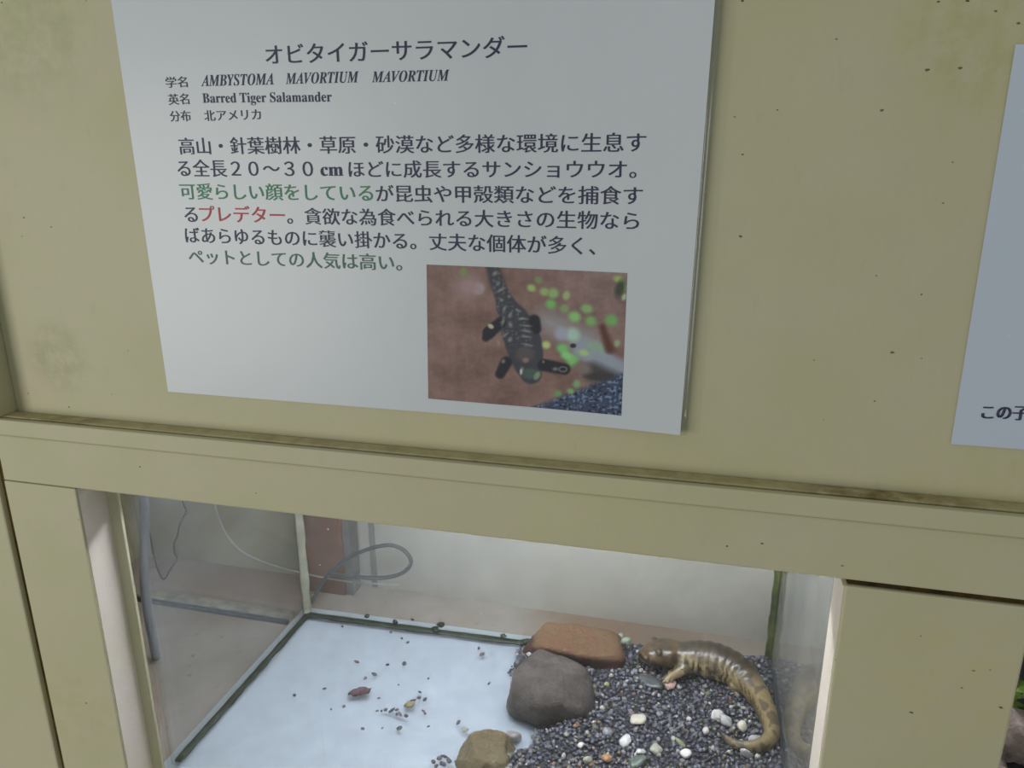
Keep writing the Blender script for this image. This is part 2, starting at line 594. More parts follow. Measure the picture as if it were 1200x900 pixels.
def glyphs(body):
    cu = bpy.data.curves.new('glyphs', 'FONT')
    cu.body = body
    cu.resolution_u = 3
    o = bpy.data.objects.new('glyphs', cu)
    sc.collection.objects.link(o)
    bpy.context.view_layer.update()
    me = bpy.data.meshes.new_from_object(o.evaluated_get(bpy.context.evaluated_depsgraph_get()))
    n = len(me.vertices)
    co = np.zeros(n*3); me.vertices.foreach_get('co', co)
    fs = [tuple(p.vertices) for p in me.polygons]
    bpy.data.objects.remove(o); bpy.data.meshes.remove(me); bpy.data.curves.remove(cu)
    return co.reshape(-1, 3)[:, :2], fs


def write(name, body, x0, y0, x1, y1, em, mat, parent, surf=on_poster, drop=0.075, fat=0.022, off=0.0002, label=None):
    """text from the pixel at its lower left end to the one at its lower right end; em = letter size in pixels there"""
    g, fs = glyphs(body)
    A, B = surf(x0, y0), surf(x1, y1)
    T = surf((x0+x1)/2+1, (y0+y1)/2-em); Bm = surf((x0+x1)/2, (y0+y1)/2)
    emw = np.linalg.norm(T-Bm)
    xm, xM = g[:, 0].min(), g[:, 0].max()
    ex = B-A
    ez = np.array([-ex[2], 0, ex[0]]); ez /= np.linalg.norm(ez)
    V, F = [], []
    for k, dx in enumerate((0.0, fat)):
        n0 = len(V)
        for gx, gy in g:
            p = A+ex*((gx+dx-xm)/(xM-xm))+ez*((gy+drop)*emw)
            q = p.copy()
            vv = (q[2]-PBL[2])/0.425
            if surf is on_poster:
                a, b = edge_l(vv), edge_r(vv)
                u = (q[0]-a[0])/(b[0]-a[0])
                q[1] = psurf(u, vv)[1]-off-k*0.00003
            else:
                q[1] = A[1]-off-k*0.00003
            V.append(q)
        F += [tuple(i+n0 for i in ff) for ff in fs]
        if not fat: break
    o = obj(name, V, F, mat, parent)
    if label: o['label'] = label
    return o


W = lambda *a, **k: write('text_line', *a, poster, **k)
W('オビタイガーサラマンダー', 312, 76, 617, 67, 27, m_ink, label='large title line of the poster')
W('学名', 195, 103, 220, 102, 13.5, m_ink2)
W(BIT('AMBYSTOMA'), 236, 101, 321, 99, 19, m_ink, drop=0.0, fat=0,  label='bold italic species name')
W(BIT('MAVORTIUM'), 335, 98.5, 421, 96.5, 19, m_ink, drop=0.0, fat=0,  label='bold italic species name')
W(BIT('MAVORTIUM'), 436, 96.5, 527, 94.5, 19, m_ink, drop=0.0, fat=0,  label='bold italic species name')
W('英名', 198, 123, 222, 122, 13.5, m_ink2)
W(BOLD('Barred Tiger Salamander'), 238, 120.5, 389, 119, 16.5, m_ink, drop=0.0, fat=0,  label='bold English name')
W('分布', 200, 142.5, 224, 142, 13.5, m_ink2)
W('北アメリカ', 240, 142, 306, 140.5, 14, m_ink2)
W('高山・針葉樹林・草原・砂漠など多様な環境に生息す', 211, 181, 756, 178, 23, m_ink)
W('る全長２０～３０', 209, 207, 367, 208, 22, m_ink)
W(BOLD('cm'), 376, 206, 402, 206, 22, m_ink, drop=0.0)
W('ほどに成長するサンショウウオ。', 409, 208, 745, 209, 22.5, m_ink)
W('可愛らしい顔をしている', 212, 233.5, 437, 236, 21, m_green,  label='green words of the text')
W('が昆虫や甲殻類などを捕食す', 441, 236.5, 752, 240, 22.5, m_ink)
W('る', 217, 260.5, 232, 261, 21, m_ink)
W('プレデター', 235, 260, 334, 262, 21, m_red,  label='red word of the text')
W('。貪欲な為食べられる大きさの生物なら', 337, 262.5, 748, 269.5, 22, m_ink)
W('ばあらゆるものに襲い掛かる。丈夫な個体が多く、', 218, 284.5, 697, 299, 21.5, m_ink)
W('ペットとしての人気は高い。', 222, 309, 471, 317.5, 20, m_green2,  label='green words of the text')

# the photograph printed on the poster (flat print: colours per point of a fine grid)
def print_colours(n, m):
    TL, TR, BR, BL = [np.array(q, float) for q in ((78, 85), (1095, 125), (1062, 845), (98, 758))]
    s, t = np.meshgrid(np.linspace(0, 1, n), np.linspace(0, 1, m))
    s, t = s.ravel(), t.ravel()
    p = (TL[None]*((1-s)*t)[:, None]+TR[None]*(s*t)[:, None]+BR[None]*(s*(1-t))[:, None]+BL[None]*((1-s)*(1-t))[:, None])
    r = np.random.RandomState(3)
    g = r.rand(14, 18)
    def vn(x, y, sc_):
        X, Y = (x/sc_) % 16, (y/sc_) % 12
        i, j = X.astype(int), Y.astype(int); fx, fy = X-i, Y-j
        fx = fx*fx*(3-2*fx); fy = fy*fy*(3-2*fy)
        return (g[j, i]*(1-fx)+g[j, i+1]*fx)*(1-fy)+(g[j+1, i]*(1-fx)+g[j+1, i+1]*fx)*fy
    x, y = p[:, 0], p[:, 1]
    nz = vn(x, y, 90)*0.5+vn(x+300, y+77, 37)*0.3+vn(x, y, 14)*0.2
    col = np.array([126, 92, 84.])[None]+(nz-0.5)[:, None]*np.array([46, 40, 36.])
    col += np.clip((x-500)/600, 0, 1)[:, None]*np.array([8, 16, 22.])*np.clip((500-y)/400, 0, 1)[:, None]
    def blend(mask, c):
        nonlocal col
        mask = np.clip(mask, 0, 1)[:, None]
        col = col*(1-mask)+np.array(c, float)[None]*mask
    def ell(cx, cy_, a, b, c, k=1.0, rot=0.0, soft=0.35):
        ca, sa = math.cos(rot), math.sin(rot)
        dx, dy = x-cx, y-cy_
        d = np.sqrt(((dx*ca+dy*sa)/a)**2+((-dx*sa+dy*ca)/b)**2)
        blend(k*(1-(d-1+soft)/soft), c)
    def seg(ax, ay, bx, by, w0, w1, c, k=1.0, soft=10):
        dx, dy = bx-ax, by-ay
        t_ = np.clip(((x-ax)*dx+(y-ay)*dy)/(dx*dx+dy*dy), 0, 1)
        d = np.hypot(x-ax-dx*t_, y-ay-dy*t_)
        blend(k*(1-(d-(w0+(w1-w0)*t_))/soft), c)
    ell(350, 200, 45, 38, (158, 150, 165), 0.8)
    ell(300, 190, 120, 90, (150, 118, 118), 0.45)
    # pale wet streaks and the blue gravel, lower right
    seg(700, 360, 900, 470, 40, 60, (140, 135, 140), 0.6, 60)
    seg(880, 500, 1080, 610, 40, 30, (132, 142, 160), 0.9, 30)
    seg(930, 620, 1080, 680, 30, 20, (66, 66, 72), 0.9, 40)
    tri = np.minimum((y-(800-(x-620)*0.42))/30, 1.0)*(x > 600)
    blend(tri, (52, 66, 98))
    blend(tri*np.clip((vn(x, y, 11)-0.55)*5, 0, 1), (92, 122, 160))
    blend(tri*np.clip((vn(x+50, y, 9)-0.6)*5, 0, 1), (34, 38, 58))
    ell(960, 640, 90, 26, (60, 58, 60), 0.8)
    # leaves
    for (cx, cy_, a, b, c) in [(275, 120, 30, 30, (120, 132, 70)), (625, 200, 30, 24, (150, 178, 84)), (690, 218, 32, 26, (140, 170, 86)),
        (735, 225, 36, 34, (128, 172, 90)), (800, 235, 24, 32, (146, 170, 100)), (722, 278, 38, 32, (104, 176, 78)), (660, 160, 30, 22, (122, 132, 86)),
        (840, 340, 42, 36, (122, 186, 96)), (900, 300, 40, 30, (124, 168, 92)), (920, 360, 38, 34, (112, 166, 80)), (1018, 355, 42, 38, (100, 168, 78)),
        (790, 300, 30, 30, (120, 150, 90)), (1055, 155, 38, 22, (140, 170, 70)), (1078, 195, 20, 28, (120, 156, 80)), (1080, 240, 16, 24, (150, 178, 130)),
        (1060, 200, 30, 60, (60, 70, 50)), (700, 482, 30, 26, (170, 196, 96)), (782, 500, 42, 34, (104, 186, 92)), (830, 560, 42, 44, (108, 186, 96)),
        (800, 535, 40, 30, (120, 200, 104)), (830, 430, 50, 46, (148, 188, 170)), (775, 425, 45, 45, (146, 150, 176)), (940, 490, 70, 40, (130, 158, 140)),
        (1045, 470, 20, 26, (140, 158, 110)), (885, 520, 34, 22, (150, 190, 110)), (850, 680, 24, 30, (112, 160, 96)), (820, 720, 24, 20, (112, 170, 90)),
        (758, 732, 26, 22, (100, 150, 80)), (880, 600, 60, 40, (120, 104, 96))]:
        ell(cx, cy_, a, b, c, 0.85, 0.3, 0.5)
    seg(975, 390, 1010, 500, 8, 14, (92, 52, 40), 0.8, 20)
    ell(833, 485, 18, 14, (50, 50, 44))
    # the animal in the print
    dk = (60, 62, 74)
    seg(430, 95, 455, 180, 30, 34, (96, 70, 66), 0.8, 22)
    path = [(425, 95, 24), (448, 160, 28), (475, 230, 32), (500, 290, 46), (535, 350, 66), (565, 410, 84), (585, 470, 84), (600, 530, 78), (612, 580, 66), (625, 630, 48)]
    for a, b in zip(path, path[1:]):
        seg(a[0], a[1], b[0], b[1], a[2], b[2], dk, 0.95, 12)
    for s_ in [(470, 370, 410, 420, 22, 26), (410, 420, 395, 445, 24, 14), (500, 570, 470, 630, 24, 20), (690, 585, 790, 605, 26, 24),
               (640, 360, 650, 400, 24, 20)]:
        seg(*s_, (40, 40, 50), 0.95, 12)
    ell(420, 388, 20, 13, (176, 168, 128), 0.9, 0.5)
    for (cx, cy_, a, b, ro) in [(440, 128, 14, 22, 0.9), (470, 208, 34, 11, -0.5), (474, 258, 16, 11, 0), (455, 180, 20, 7, -0.6), (512, 240, 10, 12, 0), (490, 300, 24, 10, 1.9),
        (520, 330, 11, 24, 0.3), (560, 310, 24, 9, 0.4), (482, 365, 12, 32, 0.3), (520, 380, 14, 22, -0.5), (585, 350, 40, 7, 0.1), (600, 385, 44, 7, 0.1), (600, 412, 42, 8, 0.15), (600, 440, 40, 8, 0.1),
        (605, 480, 42, 7, 0.2), (495, 430, 30, 8, -0.6), (520, 455, 12, 20, 0.4), (575, 350, 22, 7, -.3), (485, 565, 14, 16, 0), (580, 610, 14, 22, 0), (686, 568, 9, 11, 0), (745, 605, 20, 14, 0), (460, 470, 7, 26, -0.2)]:
        ell(cx, cy_, a, b, (140, 144, 130), 0.75, ro, 0.8)
    mot = np.clip((vn(x*1.0, y, 10)-0.60)*4, 0, 1)*(np.abs(x-(430+(y-95)*0.36)) < 70)*(y < 520)*(np.abs(x-(430+(y-95)*0.36)) < 20+(y-95)*0.16)
    blend(mot*0.6, (110, 116, 118))
    ell(595, 530, 60, 50, (86, 76, 80), 0.75)
    ell(598, 560, 20, 16, (130, 104, 98), 0.8)
    ell(620, 630, 52, 34, (70, 88, 84), 0.9)
    ell(655, 640, 18, 30, (112, 140, 100), 0.8, 0.5)
    ell(575, 620, 8, 20, (170, 176, 168), 0.8)
    ell(783, 606, 26, 18, (128, 132, 130), 0.9); ell(783, 606, 19, 12, (40, 40, 46), 1)
    col = np.clip(col, 10, 245)/255
    lin = np.where(col <= 0.04045, col/12.92, ((col+0.055)/1.055)**2.4)
    gr_ = lin.mean(1, keepdims=True)
    return (gr_+(lin-gr_)*0.72)*1.45


nW, nH = 220, 150
q = [on_poster(x, y, 0.0002) for x, y in ((502, 467), (728, 487), (735, 320), (500, 310))]
V = []
for j in range(nH):
    for i in range(nW):
        s, t = i/(nW-1), j/(nH-1)
        p = q[0]*(1-s)*(1-t)+q[1]*s*(1-t)+q[2]*s*t+q[3]*(1-s)*t
        vv = (p[2]-PBL[2])/0.425
        a, b = edge_l(vv), edge_r(vv)
        p[1] = psurf((p[0]-a[0])/(b[0]-a[0]), vv)[1]-0.0002
        V.append(p)
F = [(j*nW+i, j*nW+i+1, (j+1)*nW+i+1, (j+1)*nW+i) for j in range(nH-1) for i in range(nW-1)]


def colour_verts(o, cols):
    a = o.data.color_attributes.new('Col', 'FLOAT_COLOR', 'POINT')
    c4 = np.ones((len(cols), 4)); c4[:, :3] = cols
    a.data.foreach_set('color', c4.ravel())


o = obj('printed_photo', V, F, attr_mat('photo_print', 0.5, 0.1, 0.3, 0.04, 300), poster)
o['label'] = 'printed photo of a dark barred salamander beside green leaves'
colour_verts(o, print_colours(nW, nH))

# second poster at the right
A0 = P(1114, 520, 1, PB); A1 = P(1190, 52, 1, PB)
def p2surf(u, v, off=0.0):
    p = A0+(A1-A0)*v+np.array([0.21*u, 0, 0.0002*u])
    p[1] = PB-0.0012*(1-u)*0.3-off
    return p
poster2 = empty('poster', p2surf(0.5, 0))
tag(poster2, 'bluish white laminated notice at the right edge, cut off by the frame', 'poster')
v, f = sheet(p2surf, 10, 10, 0.0003)
obj('paper_sheet', v, f, m_paper2, poster2)
on_p2 = lambda x, y, off=0.0: P(x, y, 1, p2surf(0.1, 0)[1])
write('text_line', 'この子は', 1149, 491, 1222, 493, 19, m_ink, poster2, surf=on_p2, fat=0.10, off=0.0003)

# ------------------------------------------------------------------ glass tank
SH = 0.030                      # the tank stands very slightly askew
X0T, Y0T = -0.372, 0.027
WT, DT, HT = 0.459, 0.211, 0.226
def tk(u, v, z): return np.array([X0T+u, Y0T+v+SH*u, z])


def tbox(name, u0, u1, v0, v1, z0, z1, mat, parent, b=0.0):
    v, f = bevel_box(u0, u1, v0, v1, z0, z1, b)
    return obj(name, [tk(a, c, d) for a, c, d in v], f, mat, parent)


mat_base = plain('white_foam_sheet', (0.62, 0.69, 0.79), 0.55, 0.3, 0.03, 40)
nt = mat_base.node_tree
sheetv, sheetf = bevel_box(-0.0075, WT+0.004, -0.002, DT+0.0130, ZB+0.0002, ZF-0.0042, 0.0006)
o = obj('foam_sheet', [tk(*q) for q in sheetv], sheetf, mat_base)
tag(o, 'white foam sheet under the glass tank, showing through its bottom', 'sheet')
tank = empty('glass_tank', tk(WT/2, DT/2, ZF-0.004))
tag(tank, 'low rectangular glass tank behind the opening with algae-green silicone seams', 'tank')
g = 0.004
zt = ZF+HT+0.002
tbox('bottom_pane', g, WT-g, g, DT-g, ZF-0.004, ZF, glass_mat('bottom_glass', haze=0.10, hazecol=(0.72, 0.78, 0.88)), tank)
tbox('front_pane', 0, WT, 0, g, ZF-0.004, zt, m_glass, tank, 0.0004)
tbox('back_pane', 0, WT, DT-g, DT, ZF-0.004, zt, m_glassb, tank, 0.0004)
tbox('side_pane', 0, g, g+.0001, DT-g-.0001, ZF-0.004, zt, m_glassl, tank, 0.0004)
tbox('side_pane', WT-g, WT, g+.0001, DT-g-.0001, ZF-0.004, zt, m_glassr, tank, 0.0004)


def bead(name, pts_fn, n, rad, mat, seed, hgt_k=0.45):
    """quarter round bead of sealant along an inner edge; pts_fn(t, a, b) -> point"""
    r = random.Random(seed)
    V, F = [], []
    K = 6
    for i in range(n+1):
        k = rad*(1+r.uniform(-0.10, 0.14))
        ring = [(0, 0)]+[(k*math.cos(a*math.pi/2/(K-1)), hgt_k*k*math.sin(a*math.pi/2/(K-1))) for a in range(K)]
        for a, b in ring:
            V.append(pts_fn(i/n, a, b))
    m = K+1
    for i in range(n):
        for k in range(m):
            k2 = (k+1) % m
            F.append((i*m+k, i*m+k2, (i+1)*m+k2, (i+1)*m+k))
    F += [tuple(range(m)), tuple(n*m+k for k in range(m))[::-1]]
    o = obj(name, V, F, mat, tank, True)
    return o


e = 0.0002
bead('silicone_seam', lambda t, a, b: tk(g+e+a, g+(DT-2*g)*t, ZF+b), 30, 0.0050, m_silic, 1)
bead('silicone_seam', lambda t, a, b: tk(g+(WT-2*g)*t, DT-g-e-a, ZF+b), 60, 0.0055, m_silic, 2)
bead('silicone_seam', lambda t, a, b: tk(WT-g-e-a, g+(DT-2*g)*t, ZF+b), 30, 0.0060, m_silic, 3)
o = bead('silicone_seam', lambda t, a, b: tk(g+e+a, DT-g-e-b, ZF+0.004+(HT-0.01)*t), 40, 0.0062, m_palesil, 4, 1.0)
o['label'] = 'pale vertical silicone seam'


def algae_mat():
    m, nt, b = new_mat('algae_streak')
    n1 = ramp(nt, noise(nt, 60, 4, 0.6), [(0.35, 0.0), (0.65, 1.0)])
    nt.links.new(mix(nt, n1, (0.11, 0.13, 0.035), (0.03, 0.04, 0.018)), b.inputs['Base Color'])
    b.inputs['Roughness'].default_value = 0.3
    return m


o = bead('silicone_seam', lambda t, a, b: tk(WT-g-e-a, DT-g-e-b, ZF+0.004+(HT-0.01)*t), 40, 0.0055, algae_mat(), 5, 1.0)
o['label'] = 'vertical silicone seam streaked with green algae'

# lamp hood over the tank, behind the rail
hood = empty('tank_lamp', (-0.14, 0.12, -0.10))
tag(hood, 'white fluorescent tank lamp hidden above the tank behind the rail', 'lamp')
box('shadow_lip', -0.366, 0.074, 0.0360, 0.0385, -0.2195, -0.145, m_white, hood, b=0.0003)  # unseen lip, added to cast the slanted shadow edge on the left reveal
box('reflector', -0.366, 0.074, 0.0386, 0.200, -0.147, -0.143, m_white, hood, b=0.0003)
m_tube = bpy.data.materials.new('lit_tube'); m_tube.use_nodes = True
nt = m_tube.node_tree; b = nt.nodes['Principled BSDF']
b.inputs['Base Color'].default_value = (0.9, 0.9, 0.9, 1)
b.inputs['Emission Color'].default_value = (0.90, 0.93, 1.0, 1)
b.inputs['Emission Strength'].default_value = TUBE_W
v, f = loft([np.array([-0.350, 0.118, -0.162]), np.array([0.062, 0.118, -0.162])], [0.0075]*2, [0.0075]*2, 14)
obj('lamp_tube', v, f, m_tube, hood, True)
for x0 in (-0.362, 0.062):
    box('tube_socket', x0, x0+0.012, 0.108, 0.128, -0.174, -0.147, m_white, hood, b=0.001)
added_hood = empty('tank_lamp', (0.36, 0.12, -0.10))  # unseen lamp, added to brighten the plants at the right
tag(added_hood, 'unseen fluorescent lamp added to light the neighbouring planted tank at the right', 'lamp')
v, f = loft([np.array([0.16, 0.118, -0.162]), np.array([0.56, 0.118, -0.162])], [0.0075]*2, [0.0075]*2, 14)
obj('lamp_tube', v, f, m_tube, added_hood, True)
for x0 in (0.150, 0.560):
    box('tube_socket', x0, x0+0.012, 0.108, 0.128, -0.174, -0.147, m_white, added_hood, b=0.001)
box('reflector', 0.145, 0.58, 0.04, 0.200, -0.147, -0.143, m_white, added_hood, b=0.0003)

# ------------------------------------------------------------------ behind the tank
bm_ = plain('red_brown_brick', (0.20, 0.085, 0.055), 0.85, 0.2, 0.25, 60, 0.0006)
br = empty('brick_block', (-0.385, 0.29, ZB))
tag(br, 'rust-brown block standing against the back board behind the tank corner', 'brick')
a = P(352, 690, 1, 0.285); c2 = P(404, 690, 1, 0.285)
box('brick_body', a[0], c2[0], 0.285, 0.307, ZB, -0.27, bm_, br, b=0.0012)
box('side_face', c2[0]+0.0001, c2[0]+0.0085, 0.288, 0.307, ZB, -0.27, plain('grey_mortar', (0.20, 0.19, 0.19), 0.85, 0.2, 0.15, 60), br, b=0.0006)

lp = [(362, 712, .262), (368, 700, .265), (378, 682, .268), (390, 668, .270), (403, 657, .272), (420, 648, .276), (440, 641, .280), (458, 639, .283),
      (472, 644, .285), (481, 655, .284), (479, 665, .280), (468, 673, .276), (450, 677, .272), (428, 677, .268), (405, 675, .266), (388, 672, .268)]
o = tube('looped_cable', [P(x, y, 1, yy) for x, y, yy in lp], 0.0021, m_greycable)
tag(o, 'dark grey cable curling in a loop behind the tank', 'cable')
lp = [(250, 585, .285), (256, 605, .285), (266, 627, .285), (282, 645, .285), (305, 657, .285), (332, 666, .282), (352, 671, .280), (380, 677, .277), (405, 681, .274), (440, 684, .272), (468, 686, .270)]
o = tube('thin_tube', [P(x, y, 1, yy) for x, y, yy in lp], 0.0009, plain('clear_tubing', (0.55, 0.56, 0.52), 0.3, 0.6, 0.1))
tag(o, 'thin whitish air tube drooping along the back board', 'tube')
lp = [(214, 560), (215, 589), (218, 599), (211, 614), (208, 628), (204, 638), (205, 649), (208, 655), (200, 667), (192, 679), (185, 668), (180, 650), (175, 622), (171, 600), (169, 560)]
o = tube('hanging_cord', [P(x, y, 1, 0.262) for x, y in lp], 0.0010, m_black, n=4)
tag(o, 'thin black cord hanging in a crooked loop left of the tank', 'cord')
hz = P(184, 776, 2, ZB)  # upright tube added in place of a bluish reflection in the glass
o = tube('grey_streak', [hz+np.array([0, 0, 0.0045]), hz+np.array([0.0, 0, 0.08]), hz+np.array([0.004, 0.01, 0.16]), hz+np.array([0.002, 0.02, 0.27])], 0.0042,
         plain('blue_grey_streak', (0.15, 0.165, 0.20), 0.5, 0.4, 0.2, 30), seg=14)
tag(o, 'blue-grey hose added as a tube in place of a glass reflection', 'streak')

# neighbouring tank at the far right: log, mossy plant
m_bark = plain('pinkish_bark', (0.26, 0.21, 0.20), 0.8, 0.3, 0.45, 130, 0.0015)
c = P(1210, 862, 1, 0.07)
pth = [c+np.array([-0.030, -0.012, -0.022]), c+np.array([-0.012, 0, -0.004]), c+np.array([0.03, 0.005, 0.004]), c+np.array([0.09, 0.02, 0.0]), c+np.array([0.15, 0.03, -0.02])]
pth = smooth_path(pth, 8)
rr = [0.013+0.004*math.sin(i*0.9)+0.002*math.sin(i*2.3) for i in range(len(pth))]
v, f = loft(pth, rr, rr, 22)
v = [np.array(p)+np.array([0, 0.0012*math.sin(40*i), 0.0015*math.sin(17*i)]) for i, p in enumerate(v)]
o = obj('driftwood_log', v, f, m_bark, smooth=True)
tag(o, 'gnarled greyish pink driftwood log in the tank at the lower right edge', 'log')
LZ = c[2]-0.036                 # top of the soil bed the log lies on
base = P(1215, 900, 1, 0.10)
plant = empty('leafy_plant', (base[0], 0.10, LZ))
tag(plant, 'bright green bushy plant above the log at the right edge', 'plant')
rg = random.Random(8)
m_leaf = plain('bright_leaf', (0.24, 0.40, 0.08), 0.45, 0.4, 0.4, 90)
stem = [np.array([base[0], 0.10, LZ]), np.array([base[0]+0.004, 0.10, LZ+0.03]), np.array([base[0], 0.10, LZ+0.07])]
v, f = loft(smooth_path(stem), [0.002]*17, [0.002]*17, 8); obj('stem', v, f, plain('stem_green', (0.10, 0.16, 0.04)), plant, True)
lc = P(1205, 812, 1, 0.09)
for k in range(110):
    c = lc+np.array([rg.uniform(-0.022, 0.06), rg.uniform(-0.015, 0.03), rg.uniform(-0.028, 0.024)])
    L, Wd = rg.uniform(0.007, 0.012), rg.uniform(0.003, 0.005)
    th, el = rg.uniform(0, 6.28), rg.uniform(-0.6, 0.9)
    d = np.array([math.cos(th)*math.cos(el), math.sin(th)*math.cos(el), math.sin(el)])
    s = np.cross(d, [0, 0, 1]); s /= np.linalg.norm(s); u = np.cross(s, d)
    vv, ff = [], []
    for i in range(6):
        t = i/5; wv = Wd*math.sin(math.pi*min(max(t, 0.04), 0.97))
        mid = c+d*L*t-u*L*0.35*t*t
        vv += [mid-s*wv+u*wv*0.3, mid, mid+s*wv+u*wv*0.3]
    for i in range(5):
        ff += [(3*i, 3*i+1, 3*i+4, 3*i+3), (3*i+1, 3*i+2, 3*i+5, 3*i+4)]
    obj('leaf', vv, ff, m_leaf, plant, True)
dk = P(1203, 776, 1, 0.08)
v, f = bevel_box(dk[0]-0.004, dk[0]+0.10, 0.075, 0.3095, dk[2]-0.012, dk[2]+0.012, 0.004)
o = obj('filter_box', v, f, m_black); tag(o, 'long black filter box fixed to the back board above the green plant', 'filter')
gb = box('planted_bed', 0.14, 0.61, 0.03, 0.30, ZB+0.0002, LZ, plain('dark_soil', (0.03, 0.027, 0.03), 0.9, 0.2, 0.5, 200, 0.002), b=0.002)
tag(gb, 'dark soil bed of the neighbouring planted tank', 'soil', kind='stuff')

# ------------------------------------------------------------------ rocks, gravel
def ico(sub):
    bm = bmesh.new(); bmesh.ops.create_icosphere(bm, subdivisions=sub, radius=1)
    bm.verts.index_update()
    v = np.array([tuple(q.co) for q in bm.verts]); f = [tuple(q.index for q in p.verts) for p in bm.faces]
    bm.free(); return v, f


def facet(dirs, planes, k=9):
    acc = np.zeros(len(dirs))
    for nrm, d in planes:
        nrm = np.array(nrm, float); nrm /= np.linalg.norm(nrm)
        acc += (np.maximum(0, dirs@nrm)/d)**k
    return dirs*(acc**(-1.0/k))[:, None]


def lumps(v, amp, fr, seed):
    r = np.random.RandomState(seed)
    out = np.zeros(len(v))
    for i in range(7):
        d = r.normal(size=3); d /= np.linalg.norm(d); f_ = fr*(1+0.6*i)
        out += np.sin(v@d*f_+r.rand()*6.28)/(1+0.6*i)
    return out*amp


from mathutils import noise as mnoise


def relief(v, fr, seed):
    o_ = Vector((seed*3.1, seed*1.7, seed*0.9))
    return np.array([mnoise.fractal(Vector(p)*fr+o_, 0.8, 2.0, 5) for p in v])


def rock_mat(name, c1, c2, c3, rough=0.45, scale=60, coat=0.0, layer=None):
    m, nt, b = new_mat(name)
    a = ramp(nt, noise(nt, scale, 6, 0.65), [(0.35, 0.0), (0.65, 1.0)])
    col = mix(nt, a, c1, c2)
    a2 = ramp(nt, noise(nt, scale*7, 4, 0.7), [(0.52, 0.0), (0.70, 1.0)])
    col = mix(nt, mul(nt, a2, 0.5), col, c3)
    if layer:                       # the lower part of the stone takes a second colour
        g = N(nt, 'ShaderNodeNewGeometry'); sx = N(nt, 'ShaderNodeSeparateXYZ'); nt.links.new(g.outputs['Position'], sx.inputs[0])
        ad = N(nt, 'ShaderNodeMath', operation='MULTIPLY_ADD'); nt.links.new(noise(nt, 90, 4), ad.inputs[0]); ad.inputs[1].default_value = 0.010
        nt.links.new(sx.outputs['Z'], ad.inputs[2])
        mr = N(nt, 'ShaderNodeMapRange'); nt.links.new(ad.outputs[0], mr.inputs[0])
        mr.inputs[1].default_value = layer[0]+Z0-0.002+0.005; mr.inputs[2].default_value = layer[0]+Z0+0.002+0.005
        col = mix(nt, mr.outputs[0], layer[1], col)
    nt.links.new(col, b.inputs['Base Color'])
    b.inputs['Roughness'].default_value = rough
    b.inputs['Coat Weight'].default_value = coat
    bump(nt, b, noise(nt, scale*4, 6, 0.7), 0.004, 0.8)
    return m


iv, if_ = ico(5)
# grey-brown boulder
bc = np.array([-0.0985, 0.158, ZF+0.0215])
pl = [((0.1, 0.15, 1), 0.0205), ((-0.25, -0.45, 1), 0.0215), ((-0.2, -1, -0.25), 0.031), ((-0.35, -1, 0.30), 0.0315), ((0.4, -1, 0.1), 0.032),
      ((-1, -0.1, 0.15), 0.034), ((-1, 0.6, 0.3), 0.033), ((1, -0.2, 0.25), 0.034), ((1, 0.6, 0.2), 0.033), ((0, 1, 0.2), 0.030), ((0, 0, -1), 0.021),
      ((0.7, -0.3, 1), 0.0240), ((0.3, 0.8, 0.9), 0.0265), ((-0.8, 0.2, 1), 0.028), ((0.6, -1, -1), 0.031), ((-0.5, 1, -0.6), 0.033), ((-.9, -.9, .4), 0.035)]
rv = facet(iv, pl, 14)
rv = rv*(1+lumps(iv, 0.014, 5, 2)+0.030*relief(iv, 2.6, 1)+0.012*relief(iv, 9, 2))[:, None]
o = obj('rock', rv+bc, if_, rock_mat('grey_brown_rock', (0.080, 0.064, 0.056), (0.150, 0.128, 0.122), (0.05, 0.038, 0.028), 0.5, 75), smooth=True)
tag(o, 'large rounded grey-brown rock at the edge of the white floor', 'rock')
# red-brown slab behind it
sc_c = np.array([-0.0855, 0.2165, ZF+0.0210])
pl = [((0.05, -0.12, 1), 0.0100), ((0, 0.3, -1), 0.010), ((-0.1, -1, -0.55), 0.0150), ((0.2, -1, 0.15), 0.0195), ((-1, -0.3, 0.1), 0.048), ((1, -0.15, 0.2), 0.0420),
      ((1, 0.5, 0.2), 0.040), ((-1, 0.6, 0.5), 0.040), ((0, 1, 0.1), 0.018), ((-0.9, -0.2, 1), 0.031), ((1, 0, 1.2), 0.0300), ((0, -0.7, 1), 0.0150), ((0, 0, -1), 0.012)]
rv = facet(iv, pl, 14)
rv = rv*(1+lumps(iv, 0.03, 6, 5)+0.055*relief(iv, 2.4, 3)+0.020*relief(iv, 9, 4))[:, None]
o = obj('rock', rv+sc_c, if_, rock_mat('red_brown_rock', (0.185, 0.085, 0.042), (0.195, 0.12, 0.055), (0.09, 0.04, 0.025), 0.5, 60, 0.2, (ZF+0.0225, (0.075, 0.022, 0.016))), smooth=True)
tag(o, 'flat rusty red-brown rock behind the large grey rock', 'rock')
